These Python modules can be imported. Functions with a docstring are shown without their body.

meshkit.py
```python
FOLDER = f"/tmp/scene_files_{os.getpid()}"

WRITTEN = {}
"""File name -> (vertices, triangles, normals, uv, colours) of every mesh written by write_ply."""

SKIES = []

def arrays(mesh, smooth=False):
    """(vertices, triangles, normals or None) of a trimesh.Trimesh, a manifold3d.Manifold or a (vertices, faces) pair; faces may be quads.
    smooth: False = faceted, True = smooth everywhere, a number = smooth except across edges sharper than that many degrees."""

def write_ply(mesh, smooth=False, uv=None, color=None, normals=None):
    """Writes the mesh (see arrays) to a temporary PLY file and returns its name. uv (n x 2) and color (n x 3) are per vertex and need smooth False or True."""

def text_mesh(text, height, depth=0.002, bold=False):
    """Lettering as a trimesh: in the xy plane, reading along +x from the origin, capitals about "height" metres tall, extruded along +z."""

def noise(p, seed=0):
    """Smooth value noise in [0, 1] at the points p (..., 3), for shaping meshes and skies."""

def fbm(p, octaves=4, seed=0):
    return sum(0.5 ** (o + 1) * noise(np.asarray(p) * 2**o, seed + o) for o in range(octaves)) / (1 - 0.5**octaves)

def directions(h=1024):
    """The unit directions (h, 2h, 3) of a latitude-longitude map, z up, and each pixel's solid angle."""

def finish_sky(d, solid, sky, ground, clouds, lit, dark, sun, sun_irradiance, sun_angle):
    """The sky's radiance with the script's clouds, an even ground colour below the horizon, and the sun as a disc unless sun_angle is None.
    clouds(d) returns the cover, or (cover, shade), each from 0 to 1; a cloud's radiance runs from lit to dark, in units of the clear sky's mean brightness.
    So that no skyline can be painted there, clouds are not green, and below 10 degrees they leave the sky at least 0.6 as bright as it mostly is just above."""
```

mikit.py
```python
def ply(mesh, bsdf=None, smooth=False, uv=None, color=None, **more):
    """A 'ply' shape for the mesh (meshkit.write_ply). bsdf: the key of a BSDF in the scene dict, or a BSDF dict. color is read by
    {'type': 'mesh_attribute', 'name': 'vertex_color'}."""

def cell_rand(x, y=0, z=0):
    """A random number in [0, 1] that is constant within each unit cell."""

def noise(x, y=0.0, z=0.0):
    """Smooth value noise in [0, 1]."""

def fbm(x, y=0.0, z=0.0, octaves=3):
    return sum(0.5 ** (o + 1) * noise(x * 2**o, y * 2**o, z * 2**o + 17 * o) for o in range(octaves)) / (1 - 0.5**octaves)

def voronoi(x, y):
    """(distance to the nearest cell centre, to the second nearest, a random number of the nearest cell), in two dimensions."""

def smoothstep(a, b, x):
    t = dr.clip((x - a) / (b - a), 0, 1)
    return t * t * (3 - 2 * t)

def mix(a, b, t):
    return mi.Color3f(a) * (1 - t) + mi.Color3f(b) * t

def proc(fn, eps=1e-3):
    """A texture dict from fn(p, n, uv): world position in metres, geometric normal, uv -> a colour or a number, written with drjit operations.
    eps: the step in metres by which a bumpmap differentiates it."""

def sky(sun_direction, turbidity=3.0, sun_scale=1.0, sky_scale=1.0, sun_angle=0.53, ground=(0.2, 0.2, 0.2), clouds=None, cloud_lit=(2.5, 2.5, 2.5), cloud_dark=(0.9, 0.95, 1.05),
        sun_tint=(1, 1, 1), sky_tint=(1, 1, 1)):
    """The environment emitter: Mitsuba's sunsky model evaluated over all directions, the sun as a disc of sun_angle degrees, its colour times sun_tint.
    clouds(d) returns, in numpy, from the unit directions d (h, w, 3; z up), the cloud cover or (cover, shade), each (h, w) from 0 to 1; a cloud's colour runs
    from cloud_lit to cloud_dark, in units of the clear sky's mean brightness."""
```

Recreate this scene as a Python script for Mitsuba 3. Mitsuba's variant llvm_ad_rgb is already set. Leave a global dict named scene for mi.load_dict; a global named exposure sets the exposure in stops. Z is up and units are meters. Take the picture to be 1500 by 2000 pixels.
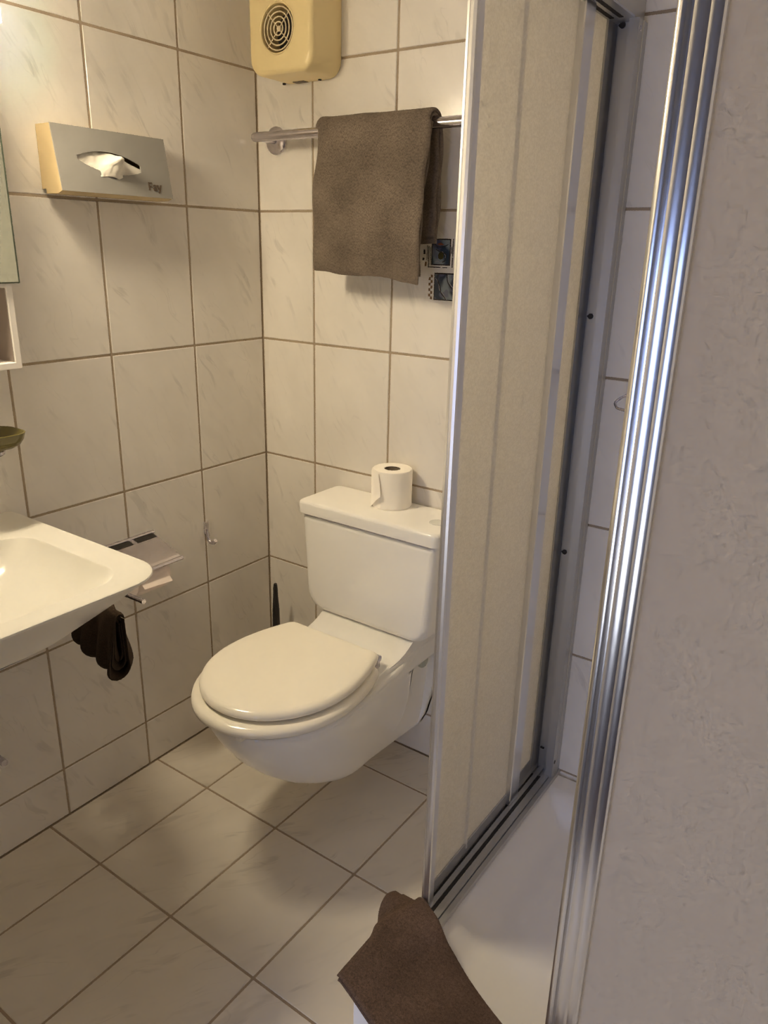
import math, random
import numpy as np, trimesh, mitsuba as mi, mikit, meshkit
import drjit as dr
import manifold3d as m3
from shapely.geometry import Polygon, Point, box as sbox
from shapely import affinity
from mikit import noise, fbm, mix, smoothstep, cell_rand, proc
T = mi.ScalarTransform4f
random.seed(3); rng = np.random.default_rng(3)

# ------------------------------------------------------------------ camera, light, exposure
exposure = 0.0
FX = 1482.2
cam = np.array([1.54, -1.594, 1.388])
pitch, yaw, roll = -0.3362, 0.6075, 0.025
cy, sy, cp, sp = math.cos(yaw), math.sin(yaw), math.cos(pitch), math.sin(pitch)
fw = np.array([-sy*cp, cy*cp, sp]); rt = np.array([cy, sy, 0.]); up0 = np.cross(rt, fw)
up = math.cos(roll)*up0 - math.sin(roll)*rt
scene, labels = {}, {}
scene['camera'] = {'type': 'perspective', 'fov': math.degrees(2*math.atan(750/FX)), 'fov_axis': 'x', 'near_clip': 0.02, 'far_clip': 50.,
                   'to_world': T().look_at(origin=cam.tolist(), target=(cam+fw).tolist(), up=up.tolist())}
LAMP_BOTTOM = (108.0, 90.0, 62.0)   # open underside of the mirror lamp
LAMP_SIDE = (74.0, 61.5, 42.5)      # its glowing opal sides
DAYLIGHT_HIGH, DAYLIGHT_LOW = (1.7, 2.3, 4.4), (3.8, 4.0, 4.5)

# ------------------------------------------------------------------ materials
def rgb(c): return {'type': 'rgb', 'value': [float(x) for x in c]}
def mat(name, d): scene[name] = d; return name
def princ(base, rough, **k):
    return {'type': 'principled', 'base_color': base if isinstance(base, dict) else rgb(base), 'roughness': rough, **k}

def veins(u, v, seed, s=1.0):
    a = u*0.50-v*0.87; b = u*0.87+v*0.50                     # along / across the streaks
    w1 = fbm(u*10*s+seed, v*10*s, seed, 2)-0.5
    n1 = fbm(b*70*s+w1*3.2, a*15*s, seed, 3)
    r1 = smoothstep(0.60, 0.80, n1)
    n2 = fbm(b*38*s+w1*2.4+9, a*7*s, seed+7, 3)
    r2 = 1-smoothstep(0.0, 0.022, dr.abs(n2-0.5))
    m = smoothstep(0.44, 0.70, fbm(b*20*s+3, a*11*s, seed+3, 3))
    return r1*(0.20+0.80*m)*0.75+r2*m*0.45, fbm(b*14*s, a*7*s, seed+11, 3)

def wall_tile_col(p, n, uv):
    onleft = p.x < 0.02
    u = dr.select(onleft, p.y, p.x-0.188)
    u = dr.select(p.x > 1.7, p.y+5, u)
    v = p.z-0.136
    k = cell_rand(dr.floor(u/0.25), dr.floor(v/0.3333), dr.select(onleft, 1, 2))
    ve, cl = veins(u+k*7, v+k*3, 2.0)
    c = mix((0.79, 0.755, 0.70), (0.70, 0.665, 0.61), cl)
    return mix(c, (0.44, 0.42, 0.39), ve*0.42)
def floor_tile_col(p, n, uv):
    k = cell_rand(dr.floor((p.x-0.2025)/0.25), dr.floor((p.y+0.4744)/0.332), 5)
    ve, cl = veins(p.x+k*7, -p.y+k*3, 4.0, 0.8)
    c = mix((0.73, 0.68, 0.60), (0.63, 0.585, 0.51), cl)
    return mix(c, (0.36, 0.33, 0.285), ve*0.42)
mat('wall_tile_m', princ(proc(wall_tile_col), 0.22, specular=0.45))
mat('floor_tile_m', princ(proc(floor_tile_col), 0.30, specular=0.4))
mat('grout_m', princ(proc(lambda p, n, uv: mix((0.36, 0.29, 0.215), (0.28, 0.22, 0.16), fbm(p.x*30, p.y*30, p.z*30, 2))), 0.85))
mat('paint_m', princ((0.74, 0.71, 0.66), 0.7))
mat('ceiling_m', princ((0.62, 0.59, 0.54), 0.7))
mat('bedroom_m', princ((0.42, 0.38, 0.34), 0.8))
mat('wood_floor_m', princ(proc(lambda p, n, uv: mix((0.045, 0.02, 0.016), (0.02, 0.009, 0.008), fbm(p.x*30, p.y*3, 1.0, 3))), 0.75, specular=0.15))
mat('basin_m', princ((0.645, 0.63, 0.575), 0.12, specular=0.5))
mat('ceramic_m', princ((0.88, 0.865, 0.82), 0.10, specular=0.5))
mat('seat_m', princ((0.90, 0.855, 0.74), 0.16, specular=0.5))
mat('acrylic_m', princ((0.83, 0.81, 0.78), 0.16, specular=0.5))
mat('dark_joint_m', princ((0.11, 0.09, 0.075), 0.7))
mat('button_m', princ((0.62, 0.62, 0.58), 0.3))
mat('black_m', princ((0.012, 0.011, 0.010), 0.45))
mat('hole_m', princ((0.015, 0.012, 0.01), 0.8))
mat('alu_m', princ((0.82, 0.81, 0.80), 0.27, metallic=0.93, specular=0.5))
mat('alu_shiny_m', princ((0.84, 0.83, 0.82), 0.21, metallic=0.98))
mat('alu_soft_m', princ((0.50, 0.50, 0.50), 0.38, metallic=0.8))
mat('chrome_m', {'type': 'roughconductor', 'material': 'Cr', 'alpha': 0.06})
mat('fan_m', princ((0.80, 0.66, 0.36), 0.34, specular=0.45))
mat('cream_m', princ((0.42, 0.325, 0.175), 0.38))
mat('grille_m', princ((0.72, 0.62, 0.42), 0.38))
mat('niche_shade_m', princ((0.27, 0.225, 0.20), 0.5))  # shade inside the open shelf, put into the colour
mat('plate_m', princ((0.245, 0.238, 0.222), 0.42))
mat('print_m', princ((0.085, 0.06, 0.04), 0.5))
mat('paper_m', princ((0.88, 0.84, 0.76), 0.9))
mat('tissue_m', princ((0.66, 0.63, 0.56), 0.9))
mat('card_m', princ((0.22, 0.18, 0.13), 0.9))
mat('white_board_m', princ((0.80, 0.77, 0.74), 0.4))
mat('mirror_m', {'type': 'roughconductor', 'material': 'none', 'alpha': 0.03, 'specular_reflectance': rgb((0.80, 0.86, 0.78))})
mat('mirror_edge_m', princ((0.05, 0.07, 0.05), 0.3))
mat('olive_glass_m', princ((0.09, 0.075, 0.018), 0.08, specular=0.7))
mat('cap_m', princ((0.45, 0.47, 0.40), 0.35))
mat('pink_paper_m', princ((0.80, 0.70, 0.64), 0.9))

def terry(col, name, k=1.0):
    def c(p, n, uv):
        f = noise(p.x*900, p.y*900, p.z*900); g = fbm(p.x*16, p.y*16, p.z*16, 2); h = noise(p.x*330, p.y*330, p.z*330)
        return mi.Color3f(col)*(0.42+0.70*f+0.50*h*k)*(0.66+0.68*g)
    def b(p, n, uv):
        return noise(p.x*620, p.y*620, p.z*620)+0.6*noise(p.x*250, p.y*250, p.z*250)
    mat(name, {'type': 'bumpmap', 'arbitrary': {**proc(b, 4e-4)}, 'scale': 0.0012,
               'nested': princ(proc(c), 0.95, specular=0.1, sheen=0.35)})
terry((0.130, 0.104, 0.083), 'towel_m')
terry((0.098, 0.066, 0.050), 'mat_m')
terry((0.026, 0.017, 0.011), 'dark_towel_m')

def peel(p, n, uv):
    return fbm(p.x*240+p.y*240, p.z*240, 0.0, 2)
def frost_col(p, n, uv):
    return mi.Color3f(0.91, 0.885, 0.84)*(0.90+0.17*fbm(p.x*300+p.y*300, p.z*380, 3.0, 2))
mat('frosted_m', {'type': 'bumpmap', 'arbitrary': proc(peel, 6e-4), 'scale': 0.0035,
    'nested': {'type': 'principledthin', 'base_color': proc(frost_col), 'roughness': 0.24, 'diff_trans': 1.05, 'spec_trans': 0.0, 'eta': 1.45}})
mat('frosted_near_m', {'type': 'bumpmap', 'arbitrary': proc(peel, 6e-4), 'scale': 0.0030,
    'nested': {'type': 'principledthin', 'base_color': rgb((0.93, 0.88, 0.80)), 'roughness': 0.45, 'diff_trans': 1.55, 'spec_trans': 0.0, 'eta': 1.4}})

# ------------------------------------------------------------------ mesh helpers
def put(key, mesh, m, smooth=32, **kw):
    base, i = key, 0
    while key in scene:
        i += 1; key = f'{base}_{i:03d}'
    scene[key] = mikit.ply(mesh, m, smooth=smooth, **kw)
    return key
def tag(key, label=None, category=None, group=None, kind=None):
    d = {}
    if label: d['label'] = label
    if category: d['category'] = category
    if group: d['group'] = group
    if kind: d['kind'] = kind
    labels[key] = d
def struct(key, label): tag(key, label, None, None, 'structure')
def cat(*ms): return trimesh.util.concatenate([m if isinstance(m, trimesh.Trimesh) else tm(m) for m in ms])
def tm(man):
    m = man.to_mesh(); return trimesh.Trimesh(m.vert_properties[:, :3], m.tri_verts, process=False)
def man(t):
    return m3.Manifold(m3.Mesh(np.asarray(t.vertices, np.float32), np.asarray(t.faces, np.uint32)))
def hull(p): return trimesh.convex.convex_hull(np.asarray(p, float))
def cbox(lo, hi, c=0.001):
    lo, hi = np.asarray(lo, float), np.asarray(hi, float)
    c = min(c, (hi-lo).min()*0.45)
    pts = []
    for ix in (0, 1):
        for iy in (0, 1):
            for iz in (0, 1):
                k = np.where([ix, iy, iz], hi, lo); s = np.where([ix, iy, iz], -1, 1)*c
                for a in range(3):
                    q = k+s; q[a] = k[a]; pts.append(q)
    return hull(pts)
def rbox(lo, hi, r, seg=20):
    lo, hi = np.asarray(lo, float)+r, np.asarray(hi, float)-r
    s = m3.Manifold.sphere(r, seg)
    return tm(m3.Manifold.batch_hull([s.translate([float(v) for v in np.where([i & 1, i & 2, i & 4], hi, lo)]) for i in range(8)]))
def tube(path, r, seg=14, closed=False):
    P = np.asarray(path, float); n = len(P)
    R = np.full(n, r) if np.isscalar(r) else np.asarray(r, float)
    if closed: tan = np.roll(P, -1, 0)-np.roll(P, 1, 0)
    else:
        tan = np.gradient(P, axis=0)
    tan /= np.linalg.norm(tan, axis=1, keepdims=True)
    a = np.array([0, 0, 1.]) if abs(tan[0, 2]) < 0.8 else np.array([1., 0, 0])
    u = a-tan[0]*(a@tan[0]); u /= np.linalg.norm(u)
    V = []
    th = np.arange(seg)*2*math.pi/seg
    for i in range(n):
        u = u-tan[i]*(u@tan[i]); u /= np.linalg.norm(u); w = np.cross(tan[i], u)
        V.append(P[i]+R[i]*(np.cos(th)[:, None]*u+np.sin(th)[:, None]*w))
    V = np.concatenate(V); F = []
    for i in range(n if closed else n-1):
        j = (i+1) % n
        for k in range(seg):
            l = (k+1) % seg
            F += [[i*seg+k, i*seg+l, j*seg+l], [i*seg+k, j*seg+l, j*seg+k]]
    if not closed:
        V = np.vstack([V, P[0], P[-1]]); c0, c1 = len(V)-2, len(V)-1
        for k in range(seg):
            l = (k+1) % seg
            F += [[c0, l, k], [c1, (n-1)*seg+k, (n-1)*seg+l]]
    return trimesh.Trimesh(V, F, process=False)
def bez(pts, n=24):
    """Catmull-Rom curve through the points."""
    p = np.asarray(pts, float); p = np.vstack([2*p[0]-p[1], p, 2*p[-1]-p[-2]])
    out = []
    for i in range(1, len(p)-2):
        t = np.linspace(0, 1, n, endpoint=False)[:, None]
        out.append(0.5*(2*p[i]+(p[i+1]-p[i-1])*t+(2*p[i-1]-5*p[i]+4*p[i+1]-p[i+2])*t**2+(3*p[i]-p[i-1]-3*p[i+1]+p[i+2])*t**3))
    return np.vstack(out+[p[-2:-1]])
def loft(rings, cap0=True, cap1=True):
    """Rings of equal counts, counter-clockwise seen from the end that the list runs to."""
    n = len(rings[0]); V = np.vstack(rings); F = []
    for i in range(len(rings)-1):
        a, b = i*n, (i+1)*n
        for k in range(n):
            l = (k+1) % n
            F += [[a+k, a+l, b+l], [a+k, b+l, b+k]]
    if cap0:
        V = np.vstack([V, np.mean(rings[0], 0)]); c = len(V)-1
        F += [[c, (k+1) % n, k] for k in range(n)]
    if cap1:
        V = np.vstack([V, np.mean(rings[-1], 0)]); c = len(V)-1; a = (len(rings)-1)*n
        F += [[c, a+k, a+(k+1) % n] for k in range(n)]
    t = trimesh.Trimesh(V, F, process=False)
    if t.volume < 0: t.invert()
    return t
def resample(poly, n):
    p = np.asarray(poly, float)
    if np.linalg.norm(p[0]-p[-1]) < 1e-9: p = p[:-1]
    q = np.vstack([p, p[:1]]); L = np.r_[0, np.cumsum(np.linalg.norm(np.diff(q, axis=0), axis=1))]
    s = np.linspace(0, L[-1], n, endpoint=False)
    return np.stack([np.interp(s, L, q[:, k]) for k in (0, 1)], 1)
def inset(o, d):
    c = (o.min(0)+o.max(0))/2; h = (o.max(0)-o.min(0))/2
    return c+(o-c)*(1-d/h)
def pillow(o, prof, axis='z', cap0=True, cap1=True):
    """Outline o (n,2) stacked with (inset, height) steps."""
    rings = []
    for d, h in prof:
        q = inset(o, d); h = np.full(len(q), h)
        rings.append(np.stack({'z': (q[:, 0], q[:, 1], h), 'y': (q[:, 0], h, q[:, 1]), 'x': (h, q[:, 0], q[:, 1])}[axis], 1))
    return loft(rings, cap0, cap1)
def rrect(x0, y0, x1, y1, r, n=96):
    g = sbox(x0+r, y0+r, x1-r, y1-r).buffer(r, quad_segs=10)
    return resample(np.asarray(g.exterior.coords), n)
def extr(poly, h0, h1, axis='z'):
    """Extrudes a shapely polygon; 'z': (x,y)->z; 'y': (x,z)->y; 'x': (y,z)->x."""
    t = trimesh.creation.extrude_polygon(poly, h1-h0, engine='earcut'); v = np.array(t.vertices); v[:, 2] += h0
    if axis == 'y': v = v[:, [0, 2, 1]]
    if axis == 'x': v = v[:, [2, 0, 1]]
    t = trimesh.Trimesh(v, t.faces, process=False)
    if t.volume < 0: t.invert()
    return t
def lathe(prof, seg=40):
    """(r,z) profile turned about z."""
    rings = []
    th = np.arange(seg)*2*math.pi/seg
    for r, z in prof:
        rings.append(np.stack([r*np.cos(th), r*np.sin(th), np.full(seg, z)], 1))
    return loft(rings)
def moved(t, d=(0, 0, 0), R=None):
    t = t.copy()
    if R is not None: t.apply_transform(R)
    t.apply_translation(d); return t
RX = lambda a: trimesh.transformations.rotation_matrix(a, [1, 0, 0])
RY = lambda a: trimesh.transformations.rotation_matrix(a, [0, 1, 0])
RZ = lambda a: trimesh.transformations.rotation_matrix(a, [0, 0, 1])
def sheet(G, t, edge=3):
    """Grid of points (a,b,3) thickened to t with rounded borders: one closed mesh."""
    a, b, _ = G.shape
    du, dv = np.gradient(G, axis=0), np.gradient(G, axis=1)
    n = np.cross(du, dv); n /= np.linalg.norm(n, axis=2, keepdims=True)+1e-12
    i = np.minimum(np.arange(a), np.arange(a)[::-1])[:, None]; j = np.minimum(np.arange(b), np.arange(b)[::-1])[None]
    d = np.minimum(np.minimum(i, j)/edge, 1.0); w = (np.sqrt(1-(1-d)**2)*0.85+0.15)[..., None]
    A, B = G+n*w*t/2, G-n*w*t/2
    V = np.vstack([A.reshape(-1, 3), B.reshape(-1, 3)]); N = a*b
    idx = np.arange(N).reshape(a, b)
    q = np.stack([idx[:-1, :-1], idx[1:, :-1], idx[1:, 1:], idx[:-1, 1:]], -1).reshape(-1, 4)
    F = [q[:, [0, 1, 2]], q[:, [0, 2, 3]], q[:, [0, 2, 1]]+N, q[:, [0, 3, 2]]+N]
    ring = np.concatenate([idx[0, :-1], idx[:-1, -1], idx[-1, :0:-1], idx[:0:-1, 0]]); nx = np.roll(ring, -1)
    F += [np.stack([ring, nx, nx+N], 1), np.stack([ring, nx+N, ring+N], 1)]
    t_ = trimesh.Trimesh(V, np.vstack(F), process=False)
    if t_.volume < 0: t_.invert()
    return t_

# ------------------------------------------------------------------ the room
H, W = 1/3, 0.2503
Z6 = 0.1363
XR, YF, ZC = 1.80, -1.40, 2.42
GAP = 0.0056
TH = 0.006                                    # tiles stand this proud of the bed
rows = [(0.0, Z6)]+[(Z6+k*H, Z6+(k+1)*H) for k in range(6)]+[(Z6+6*H, ZC)]
def tile_wall(wall, cols, to_box):
    for c0, c1 in cols:
        for r0, r1 in rows:
            put(f'{wall}__tile', cbox(*to_box(c0+GAP/2, c1-GAP/2, r0+GAP/2, r1-GAP/2), 0.0012), 'wall_tile_m', smooth=False)
lcols = [(-W*(k+1), -W*k) for k in range(6)]; lcols[-1] = (YF, -5*W)
bcols = [(0.0, 0.188)]+[(0.188+0.25*k, 0.188+0.25*(k+1)) for k in range(6)]+[(1.688, XR)]
put('wall_left', cbox((-0.12, YF, 0), (-0.0016, 0.12, ZC), 0.0005), 'grout_m', False); struct('wall_left', 'left wall of marbled cream tiles in brown grout')
tile_wall('wall_left', lcols, lambda a, b, c, d: ((-0.0016-TH+0.0016, a, c), (0.0, b, d)))
put('wall_back', cbox((-0.0016, 0.0016, 0), (XR+0.12, 0.12, ZC), 0.0005), 'grout_m', False); struct('wall_back', 'back wall of marbled cream tiles behind toilet and shower')
tile_wall('wall_back', bcols, lambda a, b, c, d: ((a, 0.0, c), (b, TH, d)))
put('wall_right', cbox((XR+0.0016, YF, 0), (XR+0.12, 0.0016, ZC), 0.0005), 'grout_m', False); struct('wall_right', 'right wall of the shower, marbled cream tiles')
tile_wall('wall_right', lcols, lambda a, b, c, d: ((XR, a, c), (XR+TH, b, d)))
D0, D1, DZ = 0.80, 1.74, 2.06
put('wall_front', cat(cbox((-0.12, YF-0.08, 0), (D0, YF, ZC), 0.0005), cbox((D1, YF-0.08, 0), (XR+0.12, YF, ZC), 0.0005), cbox((D0, YF-0.08, DZ), (D1, YF, ZC), 0.0005)), 'paint_m', False)
struct('wall_front', 'painted wall with the doorway')
put('ceiling', cbox((-0.70, -2.85, ZC), (XR+0.70, 0.12, ZC+0.1), 0.0005), 'ceiling_m', False); struct('ceiling', 'plain white ceiling')
# floor: bed, and tiles as its parts
put('floor', cbox((-0.12, YF-0.08, -0.12), (XR+0.12, 0.12, -0.0016), 0.0005), 'grout_m', False); struct('floor', 'tiled floor, cream tiles in brown grout')
fx = [0.0]+[0.2025+0.2497*k for k in range(7)]+[XR]; fy = [0.0]+[-0.4744+0.332-0.332*k for k in range(5)]+[YF-0.08]
fy = sorted(set([0.0, -0.1424, -0.4744, -0.8064, -1.1384, -1.4704, YF-0.08]))
for x0, x1 in zip(fx[:-1], fx[1:]):
    for y0, y1 in zip(fy[:-1], fy[1:]):
        put('floor__tile', cbox((x0+GAP/2, y0+GAP/2, -TH), (x1-GAP/2, y1-GAP/2, 0), 0.0012), 'floor_tile_m', False)
# the room behind the camera
BW = -2.75
put('floor_bedroom', cbox((-0.6, BW-0.1, -0.12), (2.4, YF-0.08, -0.004), 0.0005), 'wood_floor_m', False); struct('floor_bedroom', 'dark wood floor beyond the doorway')
WX0, WX1, WZ0, WZ1, WZM = 0.30, 1.42, 0.03, 1.42, 0.55
put('wall_bedroom', cat(cbox((-0.7, BW-0.1, 0), (-0.6, YF-0.08, ZC), 0.0005), cbox((2.4, BW-0.1, 0), (2.5, YF-0.08, ZC), 0.0005),
    cbox((-0.6, BW-0.1, 0), (WX0, BW, ZC), 0.0005), cbox((WX1, BW-0.1, 0), (2.4, BW, ZC), 0.0005), cbox((WX0, BW-0.1, WZ1), (WX1, BW, ZC), 0.0005), cbox((WX0, BW-0.1, -0.004), (WX1, BW, WZ0), 0.0005)), 'bedroom_m', False)
struct('wall_bedroom', 'walls of the room beyond the doorway')
WF = 0.045
put('window_1', cat(*[cbox((a, BW-0.05, c), (b, BW-0.002, d), 0.003) for a, b, c, d in ((WX0, WX0+WF, WZ0, WZ1), (WX1-WF, WX1, WZ0, WZ1), (WX0, WX1, WZ0, WZ0+WF), (WX0, WX1, WZ1-WF, WZ1), (WX0, WX1, WZM-WF/2, WZM+WF/2))]), 'paint_m', False)
struct('window_1', 'daylit balcony window of the room beyond the doorway')
for a, b, L in ((WZ0+WF, WZM-WF/2, DAYLIGHT_LOW), (WZM+WF/2, WZ1-WF, DAYLIGHT_HIGH)):
    k = put('window_1__pane', cbox((WX0+WF, BW-0.04, a), (WX1-WF, BW-0.035, b), 0.0003), 'white_board_m', False)
    scene[k]['emitter'] = {'type': 'area', 'radiance': rgb(L)}

# ------------------------------------------------------------------ toilet
CX = 0.492
def egg(half, yb, ym, yf, backhalf, rc=0.018, n=120, pw=2.0):
    """Outline of a seat: round front at yf, widest at ym, straight back at yb."""
    P = []
    for t in np.linspace(-math.pi/2, math.pi/2, 60):      # front, from the left side round to the right one
        P.append((math.copysign(abs(math.sin(t))**(2/pw), math.sin(t))*half, ym+(yf-ym)*abs(math.cos(t))**(2/pw)))
    right = [(half-(half-backhalf)*s**1.9, ym+(yb-ym)*s) for s in np.linspace(0.02, 1, 30)]
    P += right
    P += [(-x, y) for x, y in right[::-1]]
    g = Polygon(P).buffer(-rc).buffer(rc, quad_segs=8)
    return resample(np.asarray(g.exterior.coords), n)+[CX, 0]
def egg_rings(steps, n=120):
    rings = []
    for z, half, yf, ym, yb, bh in steps:
        o = egg(half, yb, ym, yf, bh, 0.012, n); k = np.argmin(np.hypot(o[:, 0]-CX, o[:, 1]-yf)); o = np.roll(o, -k, 0)
        rings.append(np.c_[o, np.full(n, z)])
    return loft(rings)
bowl_round = egg_rings([(0.094, 0.030, -0.320, -0.27, -0.12, 0.028), (0.098, 0.056, -0.352, -0.27, -0.12, 0.05), (0.115, 0.078, -0.392, -0.28, -0.12, 0.07), (0.145, 0.098, -0.440, -0.30, -0.12, 0.085),
    (0.185, 0.119, -0.497, -0.33, -0.12, 0.10), (0.235, 0.139, -0.553, -0.37, -0.12, 0.115), (0.29, 0.156, -0.603, -0.40, -0.12, 0.125), (0.345, 0.168, -0.640, -0.42, -0.12, 0.13), (0.380, 0.172, -0.658, -0.43, -0.12, 0.14), (0.398, 0.1735, -0.661, -0.44, -0.12, 0.145), (0.408, 0.1715, -0.658, -0.44, -0.12, 0.145), (0.4125, 0.164, -0.649, -0.44, -0.12, 0.14)])
tp = []
for y, prof in ((-0.001, ((0.118, 0.40), (0.116, 0.34), (0.100, 0.16), (0.092, 0.118), (0.078, 0.096), (0.055, 0.086))), (-0.315, ((0.122, 0.40), (0.120, 0.34), (0.092, 0.165), (0.080, 0.128), (0.064, 0.106), (0.040, 0.097))), (-0.37, ((0.10, 0.39), (0.09, 0.22), (0.07, 0.145), (0.045, 0.118), (0.02, 0.112)))):
    tp += [(CX+s*h, y, z) for s in (-1, 1) for h, z in prof]
trunk = hull(tp)
deck = hull(np.vstack([rbox((CX-0.150, -0.262, 0.368), (CX+0.150, 0.0, 0.424), 0.010).vertices, rbox((CX-0.148, -0.36, 0.366), (CX+0.148, -0.30, 0.413), 0.008).vertices]))
flange = hull([(CX+s*h, y, z) for s in (-1, 1) for y in (-0.001, -0.024) for h, z in ((0.138, 0.40), (0.134, 0.26), (0.108, 0.15), (0.09, 0.11), (0.07, 0.09))])
fil = [(-0.001, 0.40), (-0.001, 0.4505), (-0.155, 0.4505)]+[(-0.155-0.10*t, 0.4505-0.0275*(1-(1-t)**2.4)) for t in np.linspace(0.06, 1, 16)]+[(-0.26, 0.40)]
fillet = extr(Polygon(fil).buffer(0), CX-0.1465, CX+0.1465, 'x')
body = man(bowl_round)+man(trunk)+man(deck)+man(flange)+man(fillet)
put('toilet__bowl', tm(body), 'ceramic_m', smooth=28)
tag('toilet', 'white wall-hung toilet with closed lid and cistern on the tiled back wall', 'toilet')
tag('toilet__seat', 'cream toilet seat under the lid'); tag('toilet__seat_lid', 'closed cream toilet lid')
so = egg(0.190, -0.300, -0.475, -0.693, 0.150, 0.03)
put('toilet__seat', pillow(so, [(0.020, 0.424), (0.007, 0.426), (0.001, 0.432), (0.0, 0.438), (0.002, 0.445), (0.009, 0.451), (0.022, 0.453)]), 'seat_m', 50)
lo_ = egg(0.178, -0.286, -0.465, -0.672, 0.136, 0.014)
put('toilet__seat_lid', pillow(lo_, [(0.030, 0.4545), (0.012, 0.4572), (0.004, 0.4592), (0.0005, 0.463), (0.0, 0.4675), (0.003, 0.4745), (0.009, 0.4785), (0.018, 0.4803), (0.05, 0.4812)]), 'seat_m', 50)
tag('toilet__hinge', 'metal seat hinge')
for s in (-1, 1):
    hx = CX+s*0.112
    hm = cat(moved(trimesh.creation.cylinder(0.0085, 0.03, sections=24), (hx, -0.272, 0.449), RY(math.pi/2)), moved(trimesh.creation.cylinder(0.011, 0.02, sections=24), (hx, -0.268, 0.432)), cbox((hx-0.01, -0.292, 0.444), (hx+0.012, -0.272, 0.454), 0.002))
    put('toilet__hinge', hm, 'chrome_m', 40)
put('toilet__seat_bumper', rbox((CX+0.045, -0.672, 0.412), (CX+0.061, -0.655, 0.425), 0.003), 'seat_m')
# cistern
def cist_outline():
    P = Polygon([(CX-0.209, 0.725), (CX-0.192, 0.452), (CX+0.192, 0.452), (CX+0.209, 0.725)])
    q = P.buffer(-0.052).buffer(0.052, quad_segs=12).union(P.intersection(sbox(-1, 0.58, 2, 1)))
    return resample(np.asarray(q.exterior.coords), 200)
co = cist_outline()
put('toilet__cistern', pillow(co, [(0.0, -0.004), (0.0, -0.148), (0.0018, -0.157), (0.006, -0.164), (0.013, -0.168), (0.022, -0.1695)], 'y'), 'ceramic_m', 40)
lo2 = rrect(CX-0.2165, -0.178, CX+0.2165, -0.003, 0.018, 160)
put('toilet__cistern_joint', pillow(rrect(CX-0.2065, -0.168, CX+0.2065, -0.006, 0.014, 120), [(0, 0.720), (0, 0.728)]), 'dark_joint_m', 40)
tag('toilet__cistern_joint', 'dark joint under the cistern lid')
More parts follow.
